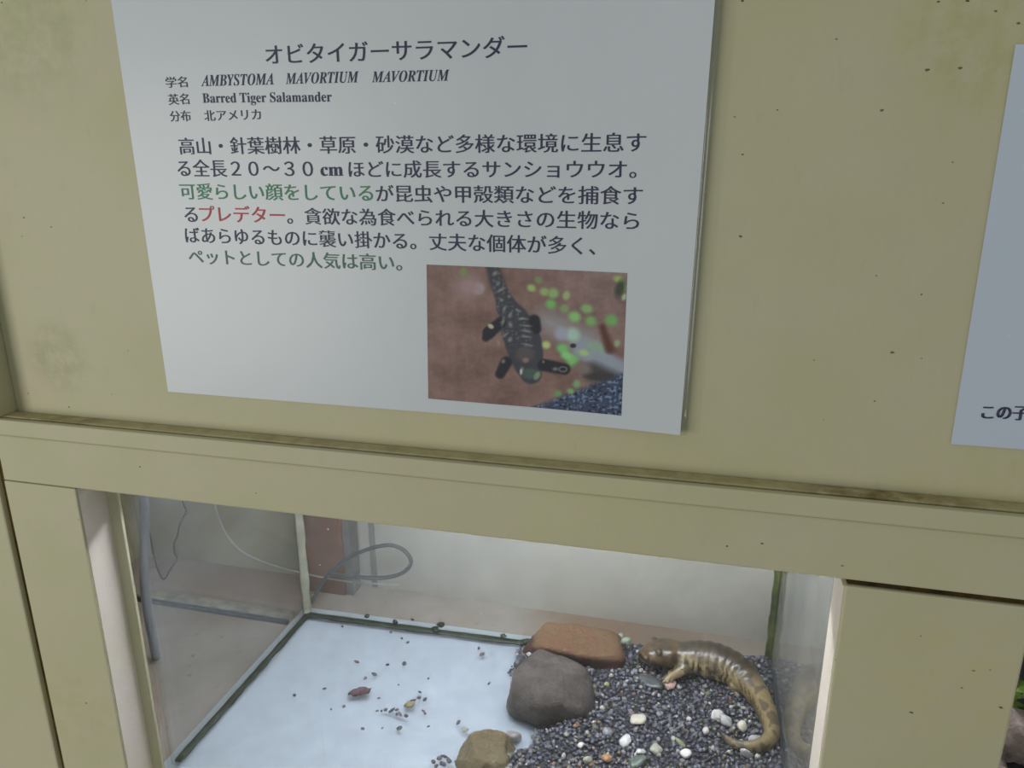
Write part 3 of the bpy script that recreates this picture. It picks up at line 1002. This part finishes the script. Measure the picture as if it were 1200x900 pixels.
# tan rock front left
tc = P(572, 884, 2, ZF+0.008)
pl = [((0.1, 0.1, 1), 0.011), ((-1, -0.3, 0.7), 0.0175), ((-0.5, 0.9, 0.7), 0.019), ((1, 0.2, 0.4), 0.0165), ((0.3, -1, 0.2), 0.022), ((-1, 0.4, 0), 0.022), ((0, 1, 0), 0.019), ((0, 0, -1), 0.009), ((-0.6, -1, 0.4), 0.021)]
rv = facet(iv, pl, 10); rv = rv*(1+lumps(iv, 0.025, 5, 9)+0.06*relief(iv, 2.6, 5)+0.015*relief(iv, 9, 6))[:, None]
o = obj('rock', rv+tc, if_, rock_mat('tan_rock', (0.24, 0.195, 0.11), (0.14, 0.105, 0.05), (0.10, 0.085, 0.045), 0.4, 50), smooth=True)
tag(o, 'tan brown rock half buried at the front corner of the gravel', 'rock')


def xb(y):                      # left border of the gravel
    if y > 0.19: return -0.150+0.0
    if y > 0.11: return -0.112
    return max(-0.112-(0.11-y)*1.4, -0.158)


def hgt(x, y):
    t = (x-xb(y))/0.035
    t = min(1.0, max(0.0, t)); t = t*t*(3-2*t)
    return t*(0.0125+0.0015*math.sin(x*70+1)*math.sin(y*60)+0.004*max(0, (x-0.0)/0.08)+0.004*max(0, (y-0.19)/0.05))


rg = random.Random(11)
GX0, GX1 = -0.165, X0T+WT-g-0.001
# bed underneath the loose pebbles
x0g = lambda i: GX0+(GX1-GX0)*i/60
nx, ny = 60, 50
V = []
for j in range(ny+1):
    for i in range(nx+1):
        y = 0.0475+(0.2425-0.0475)*j/ny if j else Y0T+g+SH*(x0g(i)-X0T)+0.0008
        x = x0g(i)
        yb = min(y, Y0T+DT-g+SH*(x-X0T)-0.0006) if j == ny else y
        V.append((x, yb if j < ny else Y0T+DT-g+SH*(x-X0T)-0.0006, ZF+max(0.0001, hgt(x, y)-0.0014)))
F = [(j*(nx+1)+i, j*(nx+1)+i+1, (j+1)*(nx+1)+i+1, (j+1)*(nx+1)+i) for j in range(ny) for i in range(nx)
     if (hgt(V[j*(nx+1)+i][0], V[j*(nx+1)+i][1]) > 0.002)]
o = obj('gravel_bed', V, F, plain('gravel_underlay', (0.045, 0.045, 0.055), 0.6, 0.4, 0.5, 400), smooth=True)
tag(o, 'fine dark gravel filling the right side of the tank floor', 'gravel', kind='stuff')

PAL = [((0.072, 0.075, 0.101), 34), ((0.111, 0.114, 0.150), 26), ((0.169, 0.169, 0.195), 14), ((0.046, 0.046, 0.065), 14), ((0.247, 0.247, 0.260), 6),
       ((0.156, 0.130, 0.098), 7), ((0.143, 0.182, 0.143), 4), ((0.500, 0.480, 0.440), 3), ((0.220, 0.130, 0.085), 2), ((0.340, 0.330, 0.300), 3)]
PN = ['dark blue-grey', 'blue-grey', 'mid grey', 'near-black', 'light grey', 'brown', 'greenish grey', 'off-white', 'reddish', 'pale grey']
wts = [q[1] for q in PAL]
shapes = []
v1, f1 = ico(1)
for s in range(12):
    r = np.random.RandomState(100+s)
    pls = []
    for k in range(9):
        d = r.normal(size=3); pls.append((d/np.linalg.norm(d), r.uniform(0.75, 1.05)))
        pls.append((-d/np.linalg.norm(d), r.uniform(0.75, 1.05)))
    q = facet(v1, pls, 8)*np.array([1.0, r.uniform(0.7, 0.95), r.uniform(0.55, 0.8)])
    shapes.append(q)
specials = []                   # filled below: (centre, radius) kept free
SP = [  # px, py, size px (w), aspect, colour, label, name, flat
    (733, 868, 17, 0.6, (0.80, 0.79, 0.80), 'bright white oval pebble, nearest the middle of the gravel front', 30),
    (748, 843, 19, 0.55, (0.62, 0.58, 0.47), 'cream wedge-shaped pebble right of the large grey rock', 10),
    (769, 878, 15, 0.65, (0.42, 0.41, 0.34), 'greyish beige oval pebble in front of the white ones', 0),
    (751, 881, 8, 1.2, (0.72, 0.73, 0.72), 'small upright white pebble beside the beige oval one', 0),
    (747, 893, 22, 0.6, (0.10, 0.135, 0.105), 'large grey-green pebble at the bottom of the picture', 0),
    (711, 888, 12, 0.75, (0.45, 0.26, 0.13), 'orange-brown pebble near the bottom of the gravel', 0),
    (681, 873, 10, 0.8, (0.62, 0.62, 0.60), 'chipped white pebble below the large grey rock', 40),
    (689, 891, 11, 1.2, (0.38, 0.38, 0.28), 'pointed khaki pebble near the bottom edge', 80),
    (711, 802, 7, 0.9, (0.50, 0.50, 0.22), 'small yellowish pebble right of the large grey rock', 0),
    (761, 798, 17, 0.5, (0.09, 0.10, 0.105), 'flat grey-green pebble left of the salamander foot', 0),
    (785, 800, 17, 0.5, (0.46, 0.28, 0.24), 'pinkish flat pebble under the salamander forefoot', 0),
    (712, 858, 12, 0.8, (0.22, 0.22, 0.25), 'plain mid-grey pebble right of the large rock base', 0),
    (601, 863, 19, 0.8, (0.36, 0.33, 0.32), 'pinkish grey round pebble between tan rock and large grey rock', 0),
    (595, 876, 8, 0.9, (0.75, 0.74, 0.80), 'tiny white pebble beside the tan rock', 0),
    (841, 839, 10, 1.8, (0.80, 0.79, 0.76), 'tall white pebble inside the curl of the salamander tail', 60),
    (851, 845, 15, 0.9, (0.45, 0.45, 0.46), 'light grey pebble touching the tall white one by the tail', 0),
    (870, 851, 15, 0.7, (0.66, 0.62, 0.52), 'cream rounded pebble within the tail curl', -25),
    (804, 883, 15, 0.6, (0.82, 0.81, 0.80), 'white oval pebble below the salamander, near the bottom', 25),
    (827, 857, 9, 0.9, (0.68, 0.66, 0.64), 'small white chip left of the salamander tail tip', 0),
    (876, 883, 12, 1.0, (0.50, 0.50, 0.52), 'pale grey pebble under the end of the salamander tail', -30),
    (668, 745, 9, 0.7, (0.75, 0.73, 0.68), 'white pebble at the back glass behind the rusty rock', 0),
    (733, 752, 13, 0.8, (0.30, 0.36, 0.28), 'pale green pebble between rusty rock and salamander head', 0),
    (727, 745, 6, 0.9, (0.70, 0.70, 0.66), 'tiny white pebble above the pale green one at the back glass', 0),
    (885, 866, 14, 0.5, (0.50, 0.48, 0.50), 'pale flat pebble inside the bend of the tail end', -10),
    (622, 767, 8, 1.1, (0.70, 0.69, 0.62), 'small white pebble left of the rusty rock at the back seam', 30),
    (798, 871, 8, 0.8, (0.30, 0.33, 0.20), 'small olive pebble below the salamander body', 0),
]
v3, f3 = ico(3)


def gy(px, py, add=0.0):
    z = ZF+0.012
    for _ in range(5):
        p = P(px, py, 2, z)
        z = ZF+hgt(p[0], p[1])+add
    return P(px, py, 2, z)


def spec_mat(col): return plain('pebble_paint', col, 0.35, 0.5, 0.15, 250, 0.0, 0.3)


for i, (x, y, wpx, asp, col, lab, rot) in enumerate(SP):
    c = gy(x, y, 0.0012)
    mm = ((c-CAM)@FW)/FPX
    rx = wpx*mm*0.5
    ry = rx*(0.9 if asp < 1 else 0.8)
    rz = max(0.0016, rx*asp*0.95)
    r = np.random.RandomState(400+i)
    pls = []
    for k in range(8):
        d = r.normal(size=3); d /= np.linalg.norm(d)
        pls += [(d, r.uniform(0.86, 1.05)), (-d, r.uniform(0.86, 1.05))]
    q = facet(v3, pls, 6)*np.array([rx, ry, rz])
    a = math.radians(rot)
    Rm = np.array([[math.cos(a), 0, -math.sin(a)], [0, 1, 0], [math.sin(a), 0, math.cos(a)]])
    q = q@Rm.T
    specials.append((c, rx*0.8))
    o = obj('pebble', q+c, f3, spec_mat(col), smooth=True)
    tag(o, lab, 'pebble')

cand = []
st = 0.0033
y = 0.034
while y < 0.2425:
    x = GX0
    while x < GX1-0.0015:
        px_ = x+rg.uniform(-1, 1)*st*0.45; py_ = y+rg.uniform(-1, 1)*st*0.45
        h = hgt(px_, py_)
        yb = Y0T+DT-g+SH*(px_-X0T)
        if h > 0.0008 and py_ < yb-0.0022 and py_ > Y0T+g+SH*(px_-X0T)+0.003 and px_ < GX1-0.002:
            r = rg.choice([0.0014, 0.0018, 0.0021, 0.0025, 0.0030]) if rg.random() > 0.05 else rg.uniform(0.0028, 0.0038)
            c = np.array([px_, py_, ZF+h-0.0006+rg.uniform(-0.0006, 0.0010)])
            if all(np.linalg.norm(c-s[0]) > s[1]*0.8+0.0006 for s in specials):
                cand.append((c, r, rg.randrange(12), rg.choices(range(len(PAL)), wts)[0], rg.random()*6.28, rg.uniform(-0.5, 0.5)))
        x += st
    y += st


def inst(c, r, s, a, tlt):
    ca, sa = math.cos(a), math.sin(a); ct, s2 = math.cos(tlt), math.sin(tlt)
    Rz = np.array([[ca, -sa, 0], [sa, ca, 0], [0, 0, 1]]); Rx = np.array([[1, 0, 0], [0, ct, -s2], [0, s2, ct]])
    return (shapes[s]*r)@(Rz@Rx).T+c


def psize(q):
    x, y = proj(q[0])
    return q[1]/((q[0]-CAM)@FW) if (0 < x < 975 and 0 < y < 905) else 0


cand.sort(key=psize, reverse=True)
ind, rest = cand[:300], cand[300:]
pm = [plain('gravel_'+PN[i].replace(' ', '_').replace('-', '_'), c, 0.33, 0.5, 0.2, 300, 0, 0.35) for i, (c, _) in enumerate(PAL)]
smesh = {}
for c, r, s, k, a, tlt in ind:
    if (s, k) not in smesh:
        me = bpy.data.meshes.new('pebble')
        me.from_pydata([tuple(p) for p in shapes[s]], [], f1)
        me.materials.append(pm[k]); me.polygons.foreach_set('use_smooth', [True]*len(me.polygons))
        smesh[(s, k)] = me
    o = bpy.data.objects.new('gravel_pebble', smesh[(s, k)])
    o.location = (c[0], c[1], c[2]+Z0); o.scale = (r, r, r); o.rotation_euler = (tlt, 0, a)
    sc.collection.objects.link(o)
    tag(o, '%s coarse pebble, one of the bigger grains in the gravel' % PN[k], 'pebble', '%s coarse pebbles in the gravel' % PN[k])
V = np.concatenate([inst(c, r, s, a, t) for c, r, s, k, a, t in rest])
nv1 = len(v1)
F = (np.array(f1)[None]+(np.arange(len(rest))*nv1)[:, None, None]).reshape(-1, 3)
gr = obj('gravel', V, F, attr_mat('mixed_gravel', 0.35, 0.3, 0.5, 0.2, 500), smooth=True)
tag(gr, 'fine mixed dark blue-grey gravel covering the right part of the tank', 'gravel', kind='stuff')
cols = np.repeat(np.array([np.array(PAL[k][0])*random.Random(i).uniform(0.5, 1.6) for i, (c, r, s, k, a, t) in enumerate(rest)]), nv1, axis=0)
colour_verts(gr, cols)

# crumbs scattered on the white floor
CR = [(345, 815, 6), (418, 776, 7), (454, 779, 5), (474, 778, 6), (439, 791, 7), (428, 795, 5), (467, 802, 2.5), (502, 795, 3.5), (410, 813, 6), (403, 828, 5),
      (388, 831, 3.5), (380, 807, 3.5), (444, 818, 3.5), (492, 811, 5), (498, 820, 6), (491, 818, 4.5), (484, 821, 5), (496, 833, 4), (498, 836, 4.5), (442, 833, 4), (447, 833, 3.5),
      (452, 832, 5.5), (459, 833, 6), (465, 832, 5.5), (465, 837, 5), (469, 837, 6), (476, 839, 5), (425, 854, 4.5), (448, 853, 3.5), (468, 854, 7), (471, 748, 4), (478, 753, 5),
      (401, 734, 5), (458, 741, 5), (561, 760, 5), (565, 767, 6.5), (573, 801, 5), (537, 847, 6), (508, 893, 6), (515, 889, 6), (521, 887, 5), (526, 892, 6),
      (519, 896, 7), (511, 898, 6), (535, 893, 5), (544, 877, 4), (606, 785, 3), (502, 851, 3)]
m_cr = [plain('dark_crumb', (0.09, 0.085, 0.10), 0.6, 0.3, 0.3), plain('brownish_crumb', (0.13, 0.115, 0.12), 0.6, 0.3, 0.3)]
cmesh = []
for s in range(6):
    me = bpy.data.meshes.new('gravel_crumb')
    me.from_pydata([tuple(p) for p in shapes[s]], [], f1); me.materials.append(m_cr[s % 2])
    me.polygons.foreach_set('use_smooth', [True]*len(me.polygons)); cmesh.append(me)
for i, (x, y, s) in enumerate(CR):
    c = P(x, y, 2, ZF+0.0008); r = s*0.00042*rg.uniform(0.9, 1.15)
    o = bpy.data.objects.new('gravel_crumb', cmesh[i % 6])
    o.location = (c[0], c[1], ZF+r*0.5+Z0); o.scale = (r*rg.uniform(0.9, 1.5), r, r*0.8); o.rotation_euler = (0, 0, rg.random()*6)
    sc.collection.objects.link(o)
    tag(o, 'small dark gravel crumb lying loose on the white tank floor', 'crumb', 'gravel crumbs scattered on the white floor')


def lump(name, px, py, wpx, asp, mat, seed, lab, cat):
    c = P(px, py, 2, ZF); mm = ((c-CAM)@FW)/FPX; r = wpx*mm/2
    d, f = ico(3)
    q = d*(1+lumps(d, 0.16, 4, seed)+lumps(d, 0.14, 11, seed+1))[:, None]*np.array([r, r*asp, r*0.35])
    q[:, 2] -= q[:, 2].min()
    a = 0.5; Rz = np.array([[math.cos(a), -math.sin(a), 0], [math.sin(a), math.cos(a), 0], [0, 0, 1]])
    o = obj(name, q@Rz.T+c, f, mat, smooth=True); tag(o, lab, cat)


lump('dropping', 423, 814, 21, 0.5, plain('dark_dropping', (0.13, 0.085, 0.09), 0.7, 0.3, 0.4, 300), 3, 'ragged dark dropping, largest of the bits on the white floor', 'dropping')
lump('crumb', 480, 828, 12, 0.8, plain('tan_crumb', (0.26, 0.22, 0.13), 0.7, 0.3, 0.2), 5, 'tan crumb among the cluster of dark gravel bits', 'crumb')
lump('crumb', 545, 856, 7, 1.1, plain('grey_tan_crumb', (0.33, 0.33, 0.28), 0.7, 0.3, 0.2), 6, 'pale grey-tan crumb left of the tan rock, near the big rock', 'crumb')
# algae clumps stuck on the back seam
for i, (x, y, wd) in enumerate([(517, 732, 9), (463, 729, 7), (510, 746, 10), (430, 722, 6), (590, 745, 8), (618, 752, 12), (483, 726, 4), (613, 764, 10)]):
    c = P(x, y, 1, Y0T+DT-0.008+SH*(-0.2-X0T)); mm = ((c-CAM)@FW)/FPX; r = wd*mm/2
    c[2] = max(c[2], ZF+0.003)
    d, f = ico(2)
    q = d*(1+lumps(d, 0.2, 4, 30+i))[:, None]*np.array([r, r*0.7, r*0.7])
    o = obj('algae_clump', q+c, f, m_silic, tank, True)

# ------------------------------------------------------------------ the salamander
def ctr(px, py, h): return P(px, py, 2, ZF+h)


CL = [  # px, py, height of centre above tank floor, half width, half height
    (752, 771, .0265, .0050, .0038), (756, 769, .0270, .0088, .0062), (763, 767, .0280, .0120, .0088), (773, 765, .0290, .0140, .0105), (784, 765, .0292, .0145, .0110),
    (794, 767, .0285, .0122, .0108), (804, 769, .0285, .0130, .0120), (816, 770, .0290, .0150, .0140), (832, 773, .0295, .0162, .0152), (848, 778, .0290, .0160, .0150),
    (862, 785, .0280, .0145, .0138), (874, 795, .0268, .0122, .0120), (884, 808, .0252, .0098, .0108), (893, 823, .0235, .0084, .0100), (900, 839, .0220, .0074, .0090),
    (904, 854, .0205, .0064, .0078), (902, 866, .0195, .0056, .0068), (892, 873, .0190, .0048, .0056), (876, 875, .0185, .0040, .0046), (860, 871, .0175, .0030, .0036),
    (848, 863, .0165, .0018, .0022), (843, 857, .0160, .0008, .0010)]
pts = [np.append(ctr(a, b, h), [rw, rh]) for a, b, h, rw, rh in CL]
sp_ = np.array(smooth_path(pts, 12))
cen, RW, RH = sp_[:, :3], np.maximum(sp_[:, 3], 0.0006), np.maximum(sp_[:, 4], 0.0006)
arc = np.concatenate([[0], np.cumsum(np.linalg.norm(np.diff(cen, axis=0), axis=1))])
s_neck = arc[12*6]; s_hip = arc[12*11]; s_end = arc[-1]
rw2, rh2 = RW.copy(), RH.copy()
for i, s in enumerate(arc):
    if s_neck < s < s_hip+0.01:      # rib grooves
        k = 0.5-0.5*math.cos(2*math.pi*(s-s_neck)/0.0072)
        rw2[i] *= 1-0.085*(1-k)**2; rh2[i] *= 1-0.045*(1-k)**2
body = MB()
body.add(*loft([c for c in cen], rw2, rh2, 36))


def limb(pts, rads):
    p = np.array(smooth_path([np.append(a, r) for a, r in zip(pts, rads)], 6))
    body.add(*loft([q[:3] for q in p], p[:, 3], p[:, 3], 12))


# near foreleg, planted on the gravel, four toes
sh = ctr(806, 774, .024)+np.array([0, -0.009, 0])
elb = ctr(796, 787, .0225)
wr = ctr(785, 792, .0185)
limb([sh, (sh+elb)/2+np.array([0, 0, .001]), elb, wr], [.0062, .0056, .0048, .0040])
for dx, dy in ((-9, 4), (-8, 8), (-3, 9), (3, 8)):
    tp = ctr(785+dx, 792+dy, .0155)
    limb([wr, (wr+tp)/2+np.array([0, 0, .0006]), tp], [.0030, .0017, .0011])
# far foreleg
sh2 = ctr(800, 765, .026)+np.array([-0.004, 0.010, -0.004]); wr2 = sh2+np.array([-0.014, 0.002, -0.0095])
limb([sh2, (sh2+wr2)/2, wr2], [.005, .0042, .003])
# near hind leg folded along the flank
hp = ctr(868, 796, .022)+np.array([0, -0.007, 0])
kn = ctr(856, 803, .0195); an = ctr(866, 809, .0165)
limb([hp, (hp+kn)/2, kn, an], [.0060, .0054, .0042, .0034])
for dx, dy in ((-8, 3), (-6, 6), (-1, 7), (4, 6), (8, 3)):
    tp = ctr(866+dx, 809+dy, .0150)
    limb([an, (an+tp)/2+np.array([0, 0, .0005]), tp], [.0026, .0015, .0010])
# brow bumps over the eyes
fwd = cen[12*2]-cen[12*4]; fwd /= np.linalg.norm(fwd)
side = np.cross(fwd, [0, 0, 1.0]); side /= np.linalg.norm(side)      # towards the animal's right
if side[1] > 0: side = -side                                         # near side faces the camera
EY = []
for sgn in (1, -1):
    e0 = cen[12*3-4]+side*sgn*0.0088+np.array([0, 0, 0.0066])
    EY.append(e0)
    d, f = ico(3)
    body.add(d*0.0032+e0-side*sgn*0.0010, f)
sal = obj('salamander', body.v, body.f, None, origin=tuple(cen[12*8]-np.array([0, 0, .0135])))
sal.name = 'body_tmp'
rm = sal.modifiers.new('r', 'REMESH'); rm.mode = 'VOXEL'; rm.voxel_size = 0.0007
sm = sal.modifiers.new('s', 'SMOOTH'); sm.factor = 0.5; sm.iterations = 4
bpy.context.view_layer.update()
me = bpy.data.meshes.new_from_object(sal.evaluated_get(bpy.context.evaluated_depsgraph_get()))
loc = sal.location.copy()
bpy.data.objects.remove(sal)
sal = empty('salamander', (loc[0], loc[1], loc[2]-Z0))
tag(sal, 'olive brown barred salamander lying on the gravel along the back glass', 'salamander')
me.name = 'body'
n = len(me.vertices)
co = np.zeros(n*3); me.vertices.foreach_get('co', co); co = co.reshape(-1, 3)
wco = co+np.array(loc)-np.array([0, 0, Z0])
cs = cen[::2]; ar = arc[::2]; rws = RW[::2]; rhs = RH[::2]
tang = np.gradient(cs, axis=0); tang /= np.linalg.norm(tang, axis=1)[:, None]
cols = np.zeros((n, 3))
r = np.random.RandomState(4)
def w3(p, s, k): return np.sin(p[:, 0]*s+k)*np.sin(p[:, 1]*s*1.1+k*2)+np.sin(p[:, 2]*s*1.3+k*3+p[:, 0]*s*0.5)
chunk = 4000
for i0 in range(0, n, chunk):
    q = wco[i0:i0+chunk]
    d2 = ((q[:, None, :]-cs[None])**2).sum(2)
    j = d2.argmin(1)
    s = ar[j]
    rel = q-cs[j]
    upc = rel[:, 2]/rhs[j]                       # -1 belly .. 1 back
    dist = np.sqrt(d2[np.arange(len(q)), j])/np.maximum(rws[j], 0.001)
    back = np.clip((upc-0.35)/0.4, 0, 1)[:, None]
    flank = np.array([0.27, 0.205, 0.10]); dors = np.array([0.105, 0.080, 0.058]); belly = np.array([0.27, 0.21, 0.125])
    c = flank*(1-back)+dors*back
    lo = np.clip((-upc-0.45)/0.3, 0, 1)[:, None]; c = c*(1-lo)+belly*lo
    rid = np.clip((upc-0.80)/0.15, 0, 1)[:, None]; c = c*(1-rid)+np.array([0.045, 0.028, 0.014])*rid
    # head: rusty brown on top, yellowish lip
    hd = np.clip((s_neck-0.004-s)/0.006, 0, 1)[:, None]
    hc = np.array([0.095, 0.058, 0.024])*(1-lo)+np.array([0.36, 0.30, 0.11])*lo
    c = c*(1-hd)+hc*hd
    tl = np.clip((s-s_hip)/0.02, 0, 1)[:, None]
    c = c*(1-tl)+np.array([0.23, 0.17, 0.08])*tl
    te = np.clip((s/s_end-0.80)/0.12, 0, 1)[:, None]
    c = c*(1-te*0.55)+np.array([0.09, 0.07, 0.05])*te*0.55
    # irregular dark bars and blotches
    wob = w3(q, 180, 1.0)*0.35+w3(q, 420, 2.2)*0.2
    ph = (s-s_neck)/0.0082+wob+upc*0.25
    bar = np.clip((np.cos(2*math.pi*ph)-0.10)/0.25, 0, 1)*np.clip(1-np.abs(upc+0.08)/0.62, 0, 1)**0.3
    bar *= np.clip((w3(q, 260, 4.4)+1.3)/0.6, 0, 1)
    hb = ((s < s_neck-0.003)*np.clip((w3(q, 300, 3.3)-0.1)/0.3, 0, 1)*0.6)
    blo = np.clip((w3(q, 330, 7.0)+w3(q, 610, 1.7)*0.6-0.55)/0.35, 0, 1)*0.7
    dkm = np.clip(np.maximum(np.maximum(bar*(s < s_end*0.93), blo), hb), 0, 1)
    dkm = np.where(dist > 1.35, blo, dkm)[:, None]
    c = c*(1-dkm)+np.array([0.030, 0.022, 0.014])*dkm
    # pale gular fold in front of the shoulder
    fold = np.exp(-((s-s_neck+0.0015)/0.0009)**2)*(upc < 0.7)*(dist < 1.3)
    c = c*(1-0.6*fold[:, None])+np.array([0.42, 0.36, 0.24])*0.6*fold[:, None]
    # mouth line
    mth = np.exp(-((rel[:, 2]+0.0028)/0.0006)**2)*(s < arc[12*4]-0.002)
    c = c*(1-0.75*mth[:, None])+np.array([0.03, 0.02, 0.01])*0.75*mth[:, None]
    limbm = np.clip((dist-1.35)/0.3, 0, 1)[:, None]
    c = c*(1-limbm*0.6)+np.array([0.34, 0.235, 0.15])*limbm*0.6
    cols[i0:i0+chunk] = c
me.polygons.foreach_set('use_smooth', [True]*len(me.polygons))
m_skin = attr_mat('wet_skin', 0.38, 0.6, 0.5, 0.18, 420, 0.0004)
me.materials.clear(); me.materials.append(m_skin)
bo = bpy.data.objects.new('body', me)
sc.collection.objects.link(bo); bo.parent = sal
colour_verts(bo, cols)
m_eye = plain('dark_eye', (0.015, 0.012, 0.008), 0.08, 0.8, 0.2, 60, 0, 1.0)
m_iris = plain('gold_iris', (0.14, 0.10, 0.035), 0.2, 0.5, 0.3, 600)
for sgn, e0 in zip((1, -1), EY):
    d, f = ico(3)
    c = e0+side*sgn*0.0006
    eo = obj('eye', d*0.0026+c, f, m_iris, sal, True)
    pdir = side*sgn*0.8+np.array([0, 0, 0.45])+fwd*0.2; pdir /= np.linalg.norm(pdir)
    obj('pupil', d*0.0016+c+pdir*0.00135, f, m_eye, eo, True)

bpy.context.view_layer.update()
